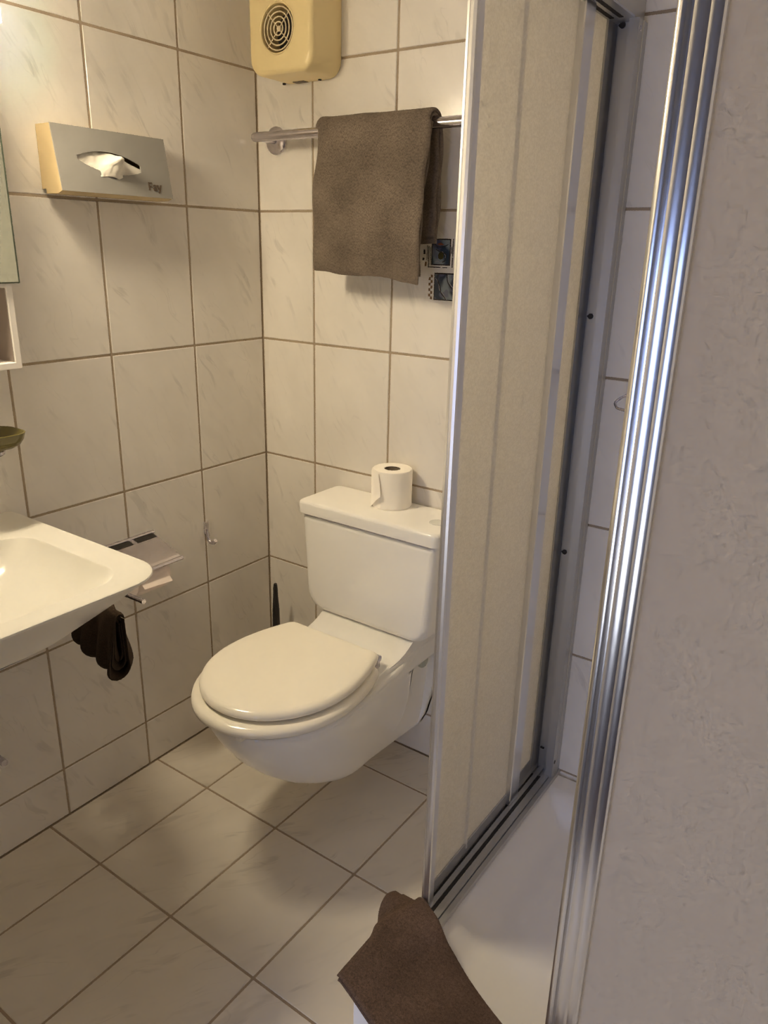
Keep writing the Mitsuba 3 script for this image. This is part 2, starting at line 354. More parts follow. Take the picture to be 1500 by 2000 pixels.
put('toilet__cistern_lid', pillow(lo2, [(0.010, 0.7235), (0.001, 0.7245), (0.0, 0.727), (0.0, 0.750), (0.002, 0.7552), (0.006, 0.758), (0.012, 0.759), (0.04, 0.7592)]), 'ceramic_m', 50)
put('toilet__flush_button', moved(lathe([(0.021, 0), (0.0215, 0.0008), (0.0205, 0.0016), (0.012, 0.0010), (0.001, 0.0008)], 40), (CX+0.168, -0.098, 0.7588)), 'button_m', 40)
tag('toilet__flush_button', 'grey round flush button')
for s in (-1, 1):
    put('toilet__mounting_cap', moved(lathe([(0.019, 0), (0.019, 0.008), (0.016, 0.0115), (0.006, 0.013)], 30), (CX+s*0.117, -0.062, 0.345), RY(s*math.pi/2)), 'cap_m', 40)
tag('toilet__mounting_cap', 'grey green fixing cap'); tag('toilet__mounting_cap_001', 'grey green fixing cap')

# toilet roll standing on the cistern lid
ra = 0.0515
def roll_mesh(r, rin, h):
    prof = [(rin, 0.0), (r-0.002, 0.0), (r, 0.003), (r, h-0.003), (r-0.002, h), (rin+0.001, h), (rin, h-0.001)]
    th = np.arange(64)*2*math.pi/64; n = 64
    V = np.vstack([np.stack([a*np.cos(th), a*np.sin(th), np.full(n, b)], 1) for a, b in prof]); F = []
    for i in range(len(prof)):
        a, b = i*n, ((i+1) % len(prof))*n
        for k in range(n):
            l = (k+1) % n; F += [[a+k, a+l, b+l], [a+k, b+l, b+k]]
    t = trimesh.Trimesh(V, F, process=False)
    if t.volume < 0: t.invert()
    return t
RP = (CX+0.003, -0.058, 0.7594)
put('toilet_roll__paper', moved(roll_mesh(ra, 0.0205, 0.098), RP), 'paper_m', 40)
put('toilet_roll__core', moved(roll_mesh(0.0205, 0.0190, 0.0965), RP), 'card_m', 40)
tag('toilet_roll__core', 'grey cardboard core')
# loose tail: folded to a point on the side that faces the room
G = np.zeros((30, 24, 3))
for j, v in enumerate(np.linspace(0, 1, 24)):
    tip = math.exp(-((v-0.36)/0.22)**2)
    end = 233+45*(v/0.4)**0.8 if v < 0.4 else 278-13*(v-0.4)/0.6
    for i, f in enumerate(np.linspace(0, 1, 30)):
        a = math.radians(196+(end-196)*f)
        r_ = ra+0.0010+0.0105*f**4*(0.25+0.75*tip)
        G[i, j] = (RP[0]+r_*math.cos(a), RP[1]+r_*math.sin(a), RP[2]+0.0015+0.0935*v)
put('toilet_roll__loose_end', sheet(G, 0.0008, 1), 'paper_m', 60)
tag('toilet_roll', 'white toilet roll standing upright on the cistern lid', 'toilet paper')

# toilet brush in the corner
put('toilet_brush__handle', tube([(0.094, -0.075, z) for z in np.linspace(0.10, 0.428, 24)], [0.007, 0.007, 0.007, 0.007, 0.007, 0.0075, 0.008, 0.0085, 0.009, 0.0095, 0.010, 0.0105, 0.011, 0.0112, 0.0112, 0.011, 0.0108, 0.0103, 0.0096, 0.0085, 0.0075, 0.0072, 0.007, 0.0045], 18), 'black_m', 50)
put('toilet_brush__holder', moved(lathe([(0.045, 0.0), (0.047, 0.004), (0.042, 0.09), (0.040, 0.12), (0.030, 0.124)], 36), (0.094, -0.075, 0.0)), 'white_board_m', 40)
tag('toilet_brush', 'toilet brush with black handle in the corner behind the toilet', 'toilet brush')

# ------------------------------------------------------------------ extractor fan
fo = rrect(0.085, 1.762, 0.278, 2.00, 0.036, 140)
fb = pillow(fo, [(0.0, -0.001), (0.0, -0.0965), (0.0006, -0.1000), (0.0022, -0.1036), (0.005, -0.1064), (0.0085, -0.1078), (0.012, -0.108), (0.016, -0.1081)], 'y')
GX, GZ = 0.176, 1.8535
hole = moved(trimesh.creation.cylinder(0.0495, 0.12, sections=64), (GX, -0.108, GZ), RX(math.pi/2))
put('extractor_fan__housing', tm(man(fb)-man(hole)), 'fan_m', 30)
put('extractor_fan__dark_back', moved(trimesh.creation.cylinder(0.0495, 0.004, sections=48), (GX, -0.0505, GZ), RX(math.pi/2)), 'hole_m', 40)
for r in (0.0435, 0.0335, 0.0235, 0.0135):
    put('extractor_fan__grille_ring', tube([(GX+r*math.cos(a), -0.104, GZ+r*math.sin(a)) for a in np.arange(56)*2*math.pi/56], 0.0017, 8, True), 'grille_m', 60)
for k in range(4):
    a = math.pi/4+k*math.pi/2; v = np.array([math.cos(a), 0, math.sin(a)]); c = np.array([GX, -0.102, GZ])
    put('extractor_fan__grille_spoke', tube([c+v*0.004, c+v*0.0500], 0.0013, 8), 'grille_m', 60)
put('extractor_fan__grille_hub', moved(lathe([(0.006, 0), (0.006, 0.004), (0.004, 0.006)], 24), (GX, -0.099, GZ), RX(math.pi/2)), 'grille_m', 40)
put('extractor_fan__rim', tube([(GX+0.052*math.cos(a), -0.1075, GZ+0.052*math.sin(a)) for a in np.arange(72)*2*math.pi/72], 0.0022, 10, True), 'fan_m', 60)
for x in (0.108, 0.222):
    put('extractor_fan__screw_hole', moved(trimesh.creation.cylinder(0.004, 0.004, sections=16), (x, -0.012, 1.7615)), 'hole_m')
put('extractor_fan__slot', cbox((0.142, -0.02, 1.7605), (0.178, -0.002, 1.7635), 0.0008), 'print_m')
tag('extractor_fan', 'yellowed plastic extractor fan with round grille high in the corner', 'extractor fan')
tag('extractor_fan__dark_back', 'dark opening behind the grille'); tag('extractor_fan__screw_hole', 'black screw hole')

# ------------------------------------------------------------------ tissue dispenser on the left wall
Y0, Y1, ZB, ZT = -0.628, -0.352, 1.474, 1.602
def xf(z): return 0.048+(ZT-z)/(ZT-1.479)*0.021
side = Polygon([(0.0005, ZT-0.001), (0.0005, 1.483), (0.014, 1.483), (0.014, ZB), (0.055, ZB), (xf(1.480), 1.479), (xf(ZT), ZT)])
def yext(poly, a, b):
    return extr(poly, a, b, 'y')
case = cat(yext(side, Y0, Y0+0.003), yext(side, Y1-0.003, Y1), yext(Polygon([(0.0005, ZT-0.003), (0.0005, ZT), (xf(ZT), ZT), (xf(ZT)-0.0005, ZT-0.003)]), Y0, Y1),
           yext(Polygon([(0.014, ZB), (0.055, ZB), (xf(1.481), 1.479), (xf(1.481), 1.482), (0.014, 1.4775)]), Y0, Y1), cbox((0.0005, Y0, 1.483), (0.003, Y1, ZT), 0.0003))
put('tissue_dispenser__case', case, 'cream_m', False)
lens = []
for t in np.linspace(0, 1, 30): lens.append((-0.581+0.153*t, 1.5445+0.019*math.sin(math.pi*min(t*0.95+0.03, 1))**0.75-0.006*t))
for t in np.linspace(0, 1, 30): lens.append((-0.428-0.153*t, 1.5325+0.0105*t-0.019*math.sin(math.pi*min((1-t)*0.92+0.02, 1))**0.75))
lens = Polygon(lens).buffer(0)
pl = sbox(Y0-0.0005, 1.479, Y1+0.0005, ZT+0.0005).difference(lens)
pt = trimesh.creation.extrude_polygon(pl, 0.0022, engine='earcut')
v = np.array(pt.vertices); v = np.c_[xf(v[:, 1])+v[:, 2]+0.0002, v[:, 0], v[:, 1]]
put('tissue_dispenser__front_plate', trimesh.Trimesh(v, pt.faces, process=False), 'plate_m', False)
tag('tissue_dispenser__front_plate', 'grey front plate with a lens-shaped slot')
lt = meshkit.text_mesh('Fay', 0.0155, 0.0016, bold=True)
v = np.array(lt.vertices); v = np.c_[xf(1.494+v[:, 1])+0.0024+v[:, 2], -0.4165+v[:, 0]*1.0, 1.4935+v[:, 1]]
put('tissue_dispenser__lettering', trimesh.Trimesh(v, lt.faces, process=False), 'print_m', False)
tag('tissue_dispenser__lettering', 'small dark raised lettering')
tag('tissue_dispenser', 'cream tissue box holder with grey slotted front on the left wall', 'tissue dispenser')
G = np.zeros((60, 40, 3))
for i, y in enumerate(np.linspace(-0.592, -0.416, 60)):
    for j, w in enumerate(np.linspace(0, 1, 40)):
        zl, zh = 1.514-0.01*(y+0.592)/0.17, 1.566-0.014*(y+0.592)/0.17-0.018*max(0, (y+0.50)/0.08)
        z = zl+(zh-zl)*w
        n_ = meshkit.fbm(np.array([y*45, z*60, 1.0]), 3, 5)-0.5
        x = xf(z)-0.006+0.010*n_+0.005*(1-w)
        pk = math.exp(-((y+0.500-0.02*(w-0.5))/0.019)**2)*math.exp(-((w-0.45)/0.38)**2)
        G[i, j] = (x+pk*0.034*(1+0.7*n_), y+pk*0.004, z+pk*0.016)
put('tissue', sheet(G, 0.0012, 1), 'tissue_m', 60)
tag('tissue', 'crumpled white paper tissue pulled out of the dispenser slot', 'tissue')

# ------------------------------------------------------------------ mirror cabinet, lamp
CY1 = -0.776; CY0 = -1.36; XM = 0.10
wb = 0.013
put('mirror_cabinet__case', cat(cbox((0.0005, CY1-wb, 1.146), (XM, CY1, 1.74), 0.0012), cbox((0.0005, CY0, 1.146), (XM, CY0+wb, 1.74), 0.0012), cbox((0.0005, CY0, 1.146), (XM, CY1, 1.159), 0.0012),
    cbox((0.0005, CY0+wb, 1.298), (XM, CY1-wb, 1.311), 0.0012), cbox((0.0005, CY0+wb, 1.727), (XM, CY1-wb, 1.74), 0.0012), cbox((0.0005, CY0+wb, 1.159), (0.006, CY1-wb, 1.727), 0.0005)), 'white_board_m', False)
put('mirror_cabinet__niche_shade_panel', cat(cbox((0.0062, CY1-wb-0.001, 1.1592), (XM-0.004, CY1-wb-0.0001, 1.2978), 0.0002), cbox((0.0062, CY0+wb+0.001, 1.1592), (0.0072, CY1-wb-0.0012, 1.2978), 0.0002)), 'niche_shade_m', False)  # added panels, coloured dark to stand in for shade in the shelf
tag('mirror_cabinet__niche_shade_panel', 'added grey brown panels that carry the shade of the open shelf')
put('mirror_cabinet__mirror_door', cbox((XM+0.0005, CY0, 1.306), (XM+0.0055, -0.762, 1.735), 0.0006), 'mirror_edge_m', False)
put('mirror_cabinet__mirror_glass', cbox((XM+0.0056, CY0+0.002, 1.3085), (XM+0.0066, -0.7655, 1.7335), 0.0003), 'mirror_m', False)
tag('mirror_cabinet', 'white mirror cabinet with open shelf below, at the left edge', 'cabinet')
tag('mirror_cabinet__mirror_door', 'dark mirror edge')
LX0, LX1, LY0, LY1, LZ0, LZ1 = 0.112, 0.205, -1.045, -0.7935, 1.716, 1.800
lamp_shell = cat(cbox((LX0, LY1-0.003, LZ0), (LX1, LY1, LZ1), 0.001), cbox((LX0, LY0, LZ0), (LX1, LY0+0.003, LZ1), 0.001), cbox((LX1-0.003, LY0+0.003, LZ0), (LX1, LY1-0.003, LZ1), 0.001))
k = put('mirror_lamp__diffuser', lamp_shell, 'white_board_m', False)
scene[k]['emitter'] = {'type': 'area', 'radiance': rgb(LAMP_SIDE)}
k = put('mirror_lamp__bottom_lens', cbox((LX0+0.004, LY0+0.004, LZ0+0.002), (LX1-0.004, LY1-0.004, LZ0+0.006), 0.0005), 'white_board_m', False)
scene[k]['emitter'] = {'type': 'area', 'radiance': rgb(LAMP_BOTTOM)}
put('mirror_lamp__housing', cat(cbox((LX0-0.002, LY0, LZ0), (LX0, LY1, LZ1), 0.0005), cbox((LX0-0.002, LY0, LZ1), (LX1, LY1, LZ1+0.004), 0.001), cbox((0.02, -0.93, 1.7405), (LX0-0.001, -0.87, 1.750), 0.001)), 'white_board_m', False)
tag('mirror_lamp', 'glowing warm lamp above the mirror cabinet', 'lamp')

# soap dish
so_ = rrect(0.030, -0.905, 0.132, -0.792, 0.034, 80)
dish = pillow(so_, [(0.034, 0.994), (0.020, 0.9955), (0.010, 1.002), (0.004, 1.012), (0.000, 1.0255), (0.002, 1.0265), (0.0045, 1.0255), (0.010, 1.013), (0.018, 1.006), (0.03, 1.004)])
put('soap_dish__glass_bowl', dish, 'olive_glass_m', 50)
put('soap_dish__holder', cat(moved(lathe([(0.016, 0), (0.020, 0.003), (0.021, 0.009), (0.018, 0.0135)], 30), (0.080, -0.848, 0.980)), tube(bez([(0.0005, -0.848, 0.975), (0.03, -0.848, 0.975), (0.08, -0.848, 0.983)], 8), 0.007, 12), moved(lathe([(0.018, 0), (0.018, 0.004), (0.012, 0.008)], 24), (0.0005, -0.848, 0.975), RY(math.pi/2))), 'chrome_m', 40)
tag('soap_dish', 'olive glass soap dish on a chrome wall holder above the basin', 'soap dish'); tag('soap_dish__holder', 'chrome holder')

# ------------------------------------------------------------------ basin
BY1, BY0 = -0.786, -1.37
def bas(x1, y1, y0, r, n=160):
    g = sbox(-0.2, y0, x1, y1).buffer(-r).buffer(r, quad_segs=14).intersection(sbox(0.001, -3, 2, 3))
    o = np.asarray(g.exterior.coords)[:-1]
    if Polygon(o).exterior.is_ccw is False: o = o[::-1]
    k = np.argmin(np.hypot(o[:, 0]-0.001, o[:, 1]-o[:, 1].min())); o = np.roll(o, -k, 0)
    return resample(o, n)
def basin_outline(d, r): return bas(0.520-d, BY1-d*0.5, BY0+d*0.5, r)
def tilt(o, z):  # front bows out
    q = o.copy(); yc = (BY0+BY1)/2
    return np.c_[q, np.full(len(q), z)]
rings = []
for d, dy, r, z in ((0.32, 0.215, 0.06, 0.638), (0.255, 0.175, 0.07, 0.645), (0.190, 0.134, 0.08, 0.670), (0.130, 0.098, 0.085, 0.709), (0.083, 0.065, 0.09, 0.749), (0.046, 0.037, 0.09, 0.782), (0.016, 0.014, 0.085, 0.811), (0.006, 0.0055, 0.08, 0.8215), (0.0, 0.0, 0.08, 0.8275), (0.001, 0.001, 0.08, 0.830), (0.004, 0.004, 0.08, 0.8315), (0.012, 0.012, 0.08, 0.832)):
    rings.append(tilt(bas(0.518-d, BY1-dy, BY0+dy, r), z))
# inner bowl rings continue downwards
def inner(x0, x1, y0, y1, r, n=160):
    return resample(np.asarray(sbox(x0+r, y0+r, x1-r, y1-r).buffer(r, quad_segs=14).exterior.coords)[::1], n)
outer = loft(rings)
ir = []
for x0, x1, e, r, z in ((0.146, 0.478, 0.000, 0.06, 0.860), (0.146, 0.478, 0.000, 0.06, 0.833), (0.148, 0.475, 0.003, 0.06, 0.8295), (0.152, 0.468, 0.009, 0.062, 0.817), (0.160, 0.455, 0.022, 0.068, 0.798), (0.172, 0.436, 0.045, 0.078, 0.778), (0.192, 0.405, 0.085, 0.085, 0.758), (0.22, 0.36, 0.14, 0.065, 0.747), (0.25, 0.32, 0.21, 0.03, 0.743)):
    o = inner(x0, x1, BY0+0.062+e, BY1-0.062-e, r); o = o if Polygon(o).exterior.is_ccw else o[::-1]
    k = np.argmin(np.hypot(o[:, 0]-x0, o[:, 1]-BY0)); ir.append(np.c_[np.roll(o, -k, 0), np.full(len(o), z)])
inn = loft(ir)
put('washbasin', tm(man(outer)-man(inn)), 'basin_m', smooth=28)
tag('washbasin', 'white ceramic washbasin on the left wall, cut by the photo edge', 'washbasin')
# chrome pipe end under the basin
put('angle_valve', cat(tube([(0.0005, -0.958, 0.352), (0.15, -0.958, 0.352)], 0.0075, 18), moved(lathe([(0.022, 0), (0.022, 0.004), (0.016, 0.009)], 26), (0.0005, -0.958, 0.352), RY(math.pi/2))), 'chrome_m', 40)
tag('angle_valve', 'chrome pipe end sticking out of the wall below the basin', 'pipe')

# ------------------------------------------------------------------ swivel towel rail under the basin and its towel
PA = np.array([0.03, -0.665, 0.655])
put('swivel_towel_rail__wall_plate', cat(cbox((0.0005, -0.68, 0.635), (0.006, -0.65, 0.675), 0.002), tube([(0.004, -0.665, 0.655), (0.03, -0.665, 0.655)], 0.006, 14)), 'chrome_m', 40)
e1 = np.array([0.250, -0.742, 0.655]); e2 = np.array([0.262, -0.664, 0.645])
for e in (e1, e2):
    a = PA if e is e1 else PA-[0, 0, 0.010]
    put('swivel_towel_rail__arm', tube([a, a+(e-a)*0.97, e], 0.0055, 16), 'chrome_m', 40)
tag('swivel_towel_rail', 'chrome two-arm towel rail on the wall beside the basin', 'towel rail')
ts = np.linspace(0, 1, 60)
def drop_loop(k, s, yc, x):
    """a hanging fold: over the arm, down one side, round the hem, up the other side; k shrinks it"""
    zt, zb = 0.655+0.010-0.006*k, 0.519+0.016*k
    wid = 0.020-0.0055*k
    P = []
    for t in s:
        if t < 0.12: a = math.pi*t/0.12; P.append((yc+wid*0.55*math.cos(math.pi-a)*-1, zt-0.012+0.012*math.sin(a)))
        elif t < 0.44: u = (t-0.12)/0.32; w = wid*(0.55+0.75*u); P.append((yc-w, zt-0.012-(zt-0.012-zb-0.022)*u))
        elif t < 0.58: a = math.pi*(t-0.44)/0.14; P.append((yc-1.3*wid*math.cos(a), zb+0.022-0.022*math.sin(a)))
        else: u = (t-0.58)/0.42; w = wid*(1.3-0.75*u); P.append((yc+w, zb+0.022+(zt-0.014-zb-0.022)*u))
    return P
parts = []
for k in (0, 1.25, 2.3):
    G = np.zeros((60, 48, 3))
    for j, x in enumerate(np.linspace(0.060, 0.306-0.004*k, 48)):
        f = (x-0.03)/0.305; yc = -0.690-0.075*f+0.005*math.sin(x*62)
        up_ = 0.007*math.sin(x*75+2.2)*np.clip((0.27-x)/0.1, 0, 1)+0.006*np.clip((0.29-x)/0.08, 0, 1)
        for i, (y, z) in enumerate(drop_loop(k, np.linspace(0.0, 1, 60), yc, x)):
            d = 1 if z > 0.64 else 0
            fr = np.clip((0.66-z)/0.10, 0, 1)
            G[i, j] = (x, y+fr*0.012*math.sin(x*95+0.6), z+up_*fr)
    parts.append(sheet(G, 0.0075, 2))
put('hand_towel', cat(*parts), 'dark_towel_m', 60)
tag('hand_towel', 'dark brown towel hanging in folds below the washbasin', 'towel')

# toilet paper holder on the left wall
yA, yB = -0.571, -0.432
fl = [np.array([0.006, 0.6775]), np.array([0.103, 0.6420]), np.array([0.110, 0.6375]), np.array([0.112, 0.632])]
G = np.zeros((len(fl)*8-7, 30, 3)); pth = []
for a, b in zip(fl[:-1], fl[1:]): pth += [a+(b-a)*t for t in np.linspace(0, 1, 8, endpoint=False)]
pth.append(fl[-1])
for i, q in enumerate(pth):
    for j, y in enumerate(np.linspace(yA, yB, 30)): G[i, j] = (q[0], y, q[1])
put('toilet_paper_holder__flap', sheet(G, 0.0014, 1), 'chrome_m', 30)
put('toilet_paper_holder__wall_plate', cbox((0.0005, yA+0.005, 0.650), (0.005, yB-0.002, 0.682), 0.001), 'chrome_m', 30)
put('toilet_paper_holder__back_rod', tube([(0.006, yA, 0.679), (0.006, yB+0.003, 0.679)], 0.0038, 12), 'chrome_m', 30)
put('toilet_paper_holder__front_rod', tube([(0.112, yA, 0.634), (0.112, yB+0.003, 0.634)], 0.0052, 14), 'chrome_m', 30)
sl = (0.6420-0.6775)/(0.103-0.006)
for k in range(2):
    ya, yb = ((yA+0.004, yA+0.064), (yA+0.077, yB-0.004))[k]
    pts = [(x, y, 0.6775+sl*(x-0.006)+dz) for x in (0.011, 0.026) for y in (ya, yb) for dz in (0.0009, 0.0016)]
    put('toilet_paper_holder__slot', hull(pts), 'hole_m', False)
put('toilet_paper_holder__roll_bar', tube(bez([(0.005, yB-0.004, 0.655), (0.050, yB-0.006, 0.632), (0.063, yB-0.010, 0.603), (0.062, yB-0.03, 0.600), (0.062, yA+0.004, 0.600)], 8), 0.0035, 12), 'chrome_m', 40)
tag('toilet_paper_holder', 'chrome toilet paper holder with tilted shiny flap beside the basin', 'toilet paper holder')
put('toilet_roll_001__paper', moved(roll_mesh(0.043, 0.018, 0.098), (0.062, -0.462, 0.600), RX(math.pi/2)), 'pink_paper_m', 40)
G = np.zeros((14, 10, 3))
for i, t in enumerate(np.linspace(0, 1, 14)):
    a = math.radians(70-55*min(t*1.6, 1)); q_ = max(0, t-0.62)/0.38
    x = 0.062+0.0445*math.cos(a)+0.020*q_; z = 0.600+0.0445*math.sin(a)-0.016*q_
    for j, y in enumerate(np.linspace(-0.558, -0.474, 10)): G[i, j] = (x, y, z-0.006*q_*(y+0.558)/0.08)
put('toilet_roll_001__loose_end', sheet(G, 0.0008, 1), 'pink_paper_m', 60)
tag('toilet_roll_001', 'thin pale toilet roll hanging under the chrome flap of the holder', 'toilet paper')

# robe hook
put('wall_hook__plate', rbox((0.0005, -0.257, 0.618), (0.0045, -0.241, 0.654), 0.0018, 12), 'chrome_m')
put('wall_hook__hook', tube(bez([(0.004, -0.249, 0.632), (0.008, -0.249, 0.606), (0.018, -0.249, 0.596), (0.030, -0.249, 0.598), (0.037, -0.249, 0.606)], 8), 0.0055, 14), 'chrome_m', 60)
tag('wall_hook', 'small chrome hook on the left wall above the toilet brush', 'hook')

# ------------------------------------------------------------------ towel rail and grey towel on the back wall
RZ_, RYY = 1.6375, -0.075
bar = [(0.065, RYY, RZ_), (0.69, RYY, RZ_)]
put('towel_rail__bar', tube([(0.059, RYY, RZ_), (0.0605, RYY, RZ_), (0.066, RYY, RZ_), (0.69, RYY, RZ_)], [0.006, 0.0095, 0.0112, 0.0112], 24), 'chrome_m', 50)
for x in (0.072, 0.675):
    put('towel_rail__post', tube([(x, RYY, RZ_), (x, -0.004, RZ_)], 0.009, 20), 'chrome_m', 40)
    put('towel_rail__rosette', moved(lathe([(0.033, 0.0003), (0.033, 0.004), (0.028, 0.009), (0.016, 0.0125), (0.008, 0.0135)], 40), (x-0.004, -0.0002, RZ_), RX(math.pi/2)), 'chrome_m', 30)
tag('towel_rail', 'chrome towel rail across the tiled back wall', 'towel rail')
def towel_path(off, zf, zbk, n=90):
    """(y,z) path: front hem, up, over the bar, down the back."""
    r = 0.0125+off; P = []
    for u in np.linspace(0, 1, 40): P.append((RYY-r-0.012*math.sin(math.pi*u)**1.0*(1-u)**0.3, zf+(RZ_-zf)*u))
    for a in np.linspace(0, math.pi, 18)[1:-1]: P.append((RYY-r*math.cos(a), RZ_+r*math.sin(a)))
    for u in np.linspace(0, 1, 32): P.append((min(RYY+r+0.004*math.sin(math.pi*u), -0.012), RZ_-(RZ_-zbk)*u))
    return np.array(P)
layers = []
for off, zf, zbk, x0, x1, sd in ((0.013, 1.322, 1.397, 0.281, 0.585, 1), (0.0045, 1.334, 1.41, 0.287, 0.582, 2)):
    path = towel_path(off, zf, zbk); nx = 80
    G = np.zeros((len(path), nx, 3))
    for i, (y, z) in enumerate(path):
        t = i/len(path); hang = np.clip((RZ_-z)/0.3, 0, 1); front = i < 40
        for j, s in enumerate(np.linspace(0, 1, nx)):
            w0 = x0+(0.010*(1-hang) if front else 0.004)+0.003*math.sin(z*40+sd); w1 = x1+(0.014*(1-hang)-0.004*hang if front else 0.010-0.002*hang)+0.002*math.sin(z*55+sd*2)
            x = w0+(w1-w0)*s
            n1 = meshkit.fbm(np.array([x*9+sd*7, z*5, t*2.0]), 3, sd)-0.5
            n2 = math.sin((x-0.34)*55+z*6)*math.exp(-((x-0.40)/0.05)**2)*np.clip(1-abs(z-1.60)/0.08, 0, 1)
            d = 0.019*n1*(0.35+hang)+0.007*n2+0.0022*math.sin(s*38+z*9+sd)*(meshkit.fbm(np.array([x*6, z*6, 3.]), 2, 8))
            dz = 0.016*(meshkit.fbm(np.array([x*11, t*3., sd]), 2, 4)-0.5)
            if front: G[i, j] = (x, y-max(d, -0.007)-0.004*hang*math.sin(s*7+1), z+dz*(0.3+hang)+0.007*(1-s)*hang-0.006*s*hang)
            else: G[i, j] = (x, min(y+0.4*d, -0.010), z+dz*0.4)
    layers.append(sheet(G, 0.0095, 3))
put('towel', cat(*layers), 'towel_m', 60)
tag('towel', 'taupe grey towel folded over the towel rail on the back wall', 'towel')

# ------------------------------------------------------------------ printed relief motif on the back wall tiles
def plate(x0, z0, x1, z1, y=-0.0012, m='motif_dark_m', key='wall_back__motif__panel', c=0.0006):
    return put(key, cbox((x0, y, z0), (x1, -0.00005, z1), c), m, False)
def waves(p, n, uv):
    u = (p.x-0.55)/0.06; v = (p.z-1.27)/0.06
    a = fbm(u*2.2+5, v*2.2, 0.0, 3)
    s = dr.sin(7*u+2.2*dr.sin(3.2*v)+3*a)
    c = mix((0.02, 0.035, 0.06), (0.20, 0.24, 0.26), smoothstep(-0.4, 0.8, s))
    return mix(c, (0.10, 0.10, 0.17), smoothstep(0.5, 0.65, fbm(u*4, v*4, 3.0, 2))*0.6)
mat('motif_m', princ(proc(waves), 0.15, specular=0.6)); mat('motif_dark_m', princ((0.018, 0.014, 0.014), 0.25)); mat('motif_brown_m', princ((0.16, 0.09, 0.035), 0.3)); mat('motif_light_m', princ((0.32, 0.30, 0.30), 0.25)); mat('motif_olive_m', princ((0.05, 0.045, 0.015), 0.2)); mat('motif_rust_m', princ((0.16, 0.05, 0.025), 0.25))
plate(0.549, 1.350, 0.6005, 1.4085); plate(0.5515, 1.3525, 0.598, 1.406, -0.0018, 'motif_m')
plate(0.5595, 1.2715, 0.619, 1.3335); plate(0.562, 1.2740, 0.617, 1.3305, -0.0018, 'motif_m')
def strip(pts, r, m, key='wall_back__motif__line'):
    return put(key, tube(bez([(x, -0.0018, z) for x, z in pts], 6), r, 8), m, 60)
strip([(0.571, 1.331), (0.570, 1.318), (0.577, 1.302), (0.581, 1.288), (0.592, 1.277), (0.594, 1.273)], 0.0011, 'motif_dark_m')
strip([(0.563, 1.322), (0.572, 1.312), (0.576, 1.296), (0.587, 1.286), (0.597, 1.273)], 0.0007, 'motif_light_m')
strip([(0.594, 1.331), (0.597, 1.315), (0.606, 1.302), (0.617, 1.294)], 0.0012, 'motif_dark_m')
strip([(0.597, 1.331), (0.600, 1.316), (0.608, 1.305), (0.617, 1.299)], 0.0006, 'motif_light_m')
strip([(0.556, 1.398), (0.566, 1.392), (0.580, 1.391), (0.594, 1.396)], 0.0009, 'motif_dark_m')
strip([(0.562, 1.385), (0.571, 1.381), (0.581, 1.378), (0.589, 1.374), (0.588, 1.362), (0.580, 1.357)], 0.0010, 'motif_dark_m')
strip([(0.578, 1.381), (0.587, 1.373), (0.588, 1.365)], 0.0006, 'motif_light_m')
strip([(0.560, 1.357), (0.568, 1.359), (0.575, 1.356), (0.582, 1.359)], 0.0007, 'motif_light_m')
put('wall_back__motif__leaf', moved(lathe([(0.008, 0), (0.0075, 0.0008), (0.004, 0.0014)], 24), (0.5755, -0.0016, 1.371), RX(math.pi/2)), 'motif_olive_m', 40)
put('wall_back__motif__leaf', moved(hull([(-0.010, 0, 0), (0.009, 0, -0.001), (0, 0, 0.0042), (-0.003, 0, -0.003), (0, -0.0009, 0)]), (0.574, -0.0018, 1.3965)), 'motif_rust_m', False)
for x0, z0, x1, z1 in ((0.5405, 1.345, 0.5425, 1.392), (0.5405, 1.3445, 0.575, 1.3465), (0.580, 1.3445, 0.593, 1.3462), (0.5365, 1.36, 0.5380, 1.394), (0.5455, 1.351, 0.5468, 1.39)):
    plate(x0, z0, x1, z1, -0.0008, 'motif_dark_m', 'wall_back__motif__bar', 0.0002)
for x0, z0, x1, z1 in ((0.6055, 1.37, 0.6075, 1.409), (0.602, 1.376, 0.6040, 1.392), (0.6050, 1.346, 0.6072, 1.368)):
    plate(x0, z0, x1, z1, -0.0008, 'motif_dark_m', 'wall_back__motif__bar', 0.0002)
for i in range(9):
    x = 0.5525 if i % 2 == 0 else 0.5470
    plate(x-0.0026, 1.3255-i*0.0062-0.0032, x+0.0026, 1.3255-i*0.0062+0.0032, -0.0008, 'motif_brown_m', 'wall_back__motif__square', 0.0002)
for x, z, m in ((0.529, 1.381, 'motif_dark_m'), (0.5295, 1.377, 'motif_dark_m'), (0.527, 1.363, 'motif_dark_m'), (0.5345, 1.354, 'motif_brown_m'), (0.5338, 1.350, 'motif_brown_m')):
    plate(x-0.0024, z-0.003, x+0.0024, z+0.003, -0.0008, m, 'wall_back__motif__square', 0.0008)
tag('wall_back__motif', 'dark blue relief motif of two glazed squares')

# ------------------------------------------------------------------ shower tray
TX0, TX1, TY0, TY1, TZ = 0.940, XR-0.001, -0.788, -0.001, 0.127
nx, ny = 110, 100
gx = np.linspace(TX0, TX1, nx); gy = np.linspace(TY0, TY1, ny)
X, Y = np.meshgrid(gx, gy, indexing='ij')
dl = np.minimum(np.minimum(X-(TX0+0.045), (TX1-0.05)-X), np.minimum(Y-(TY0+0.045), (TY1-0.055)-Y))
s_ = np.clip(dl/0.085, 0, 1); s_ = s_*s_*(3-2*s_)
Zt = TZ-0.045*s_-0.010*np.clip(dl/0.3, 0, 1)
eo = np.minimum(np.minimum(X-TX0, TX1-X), np.minimum(Y-TY0, TY1-Y)); Zt -= 0.006*np.clip(1-eo/0.009, 0, 1)**2
V = np.vstack([np.stack([X, Y, Zt], -1).reshape(-1, 3), np.stack([X, Y, np.full_like(X, 0.001)], -1).reshape(-1, 3)]); N = nx*ny
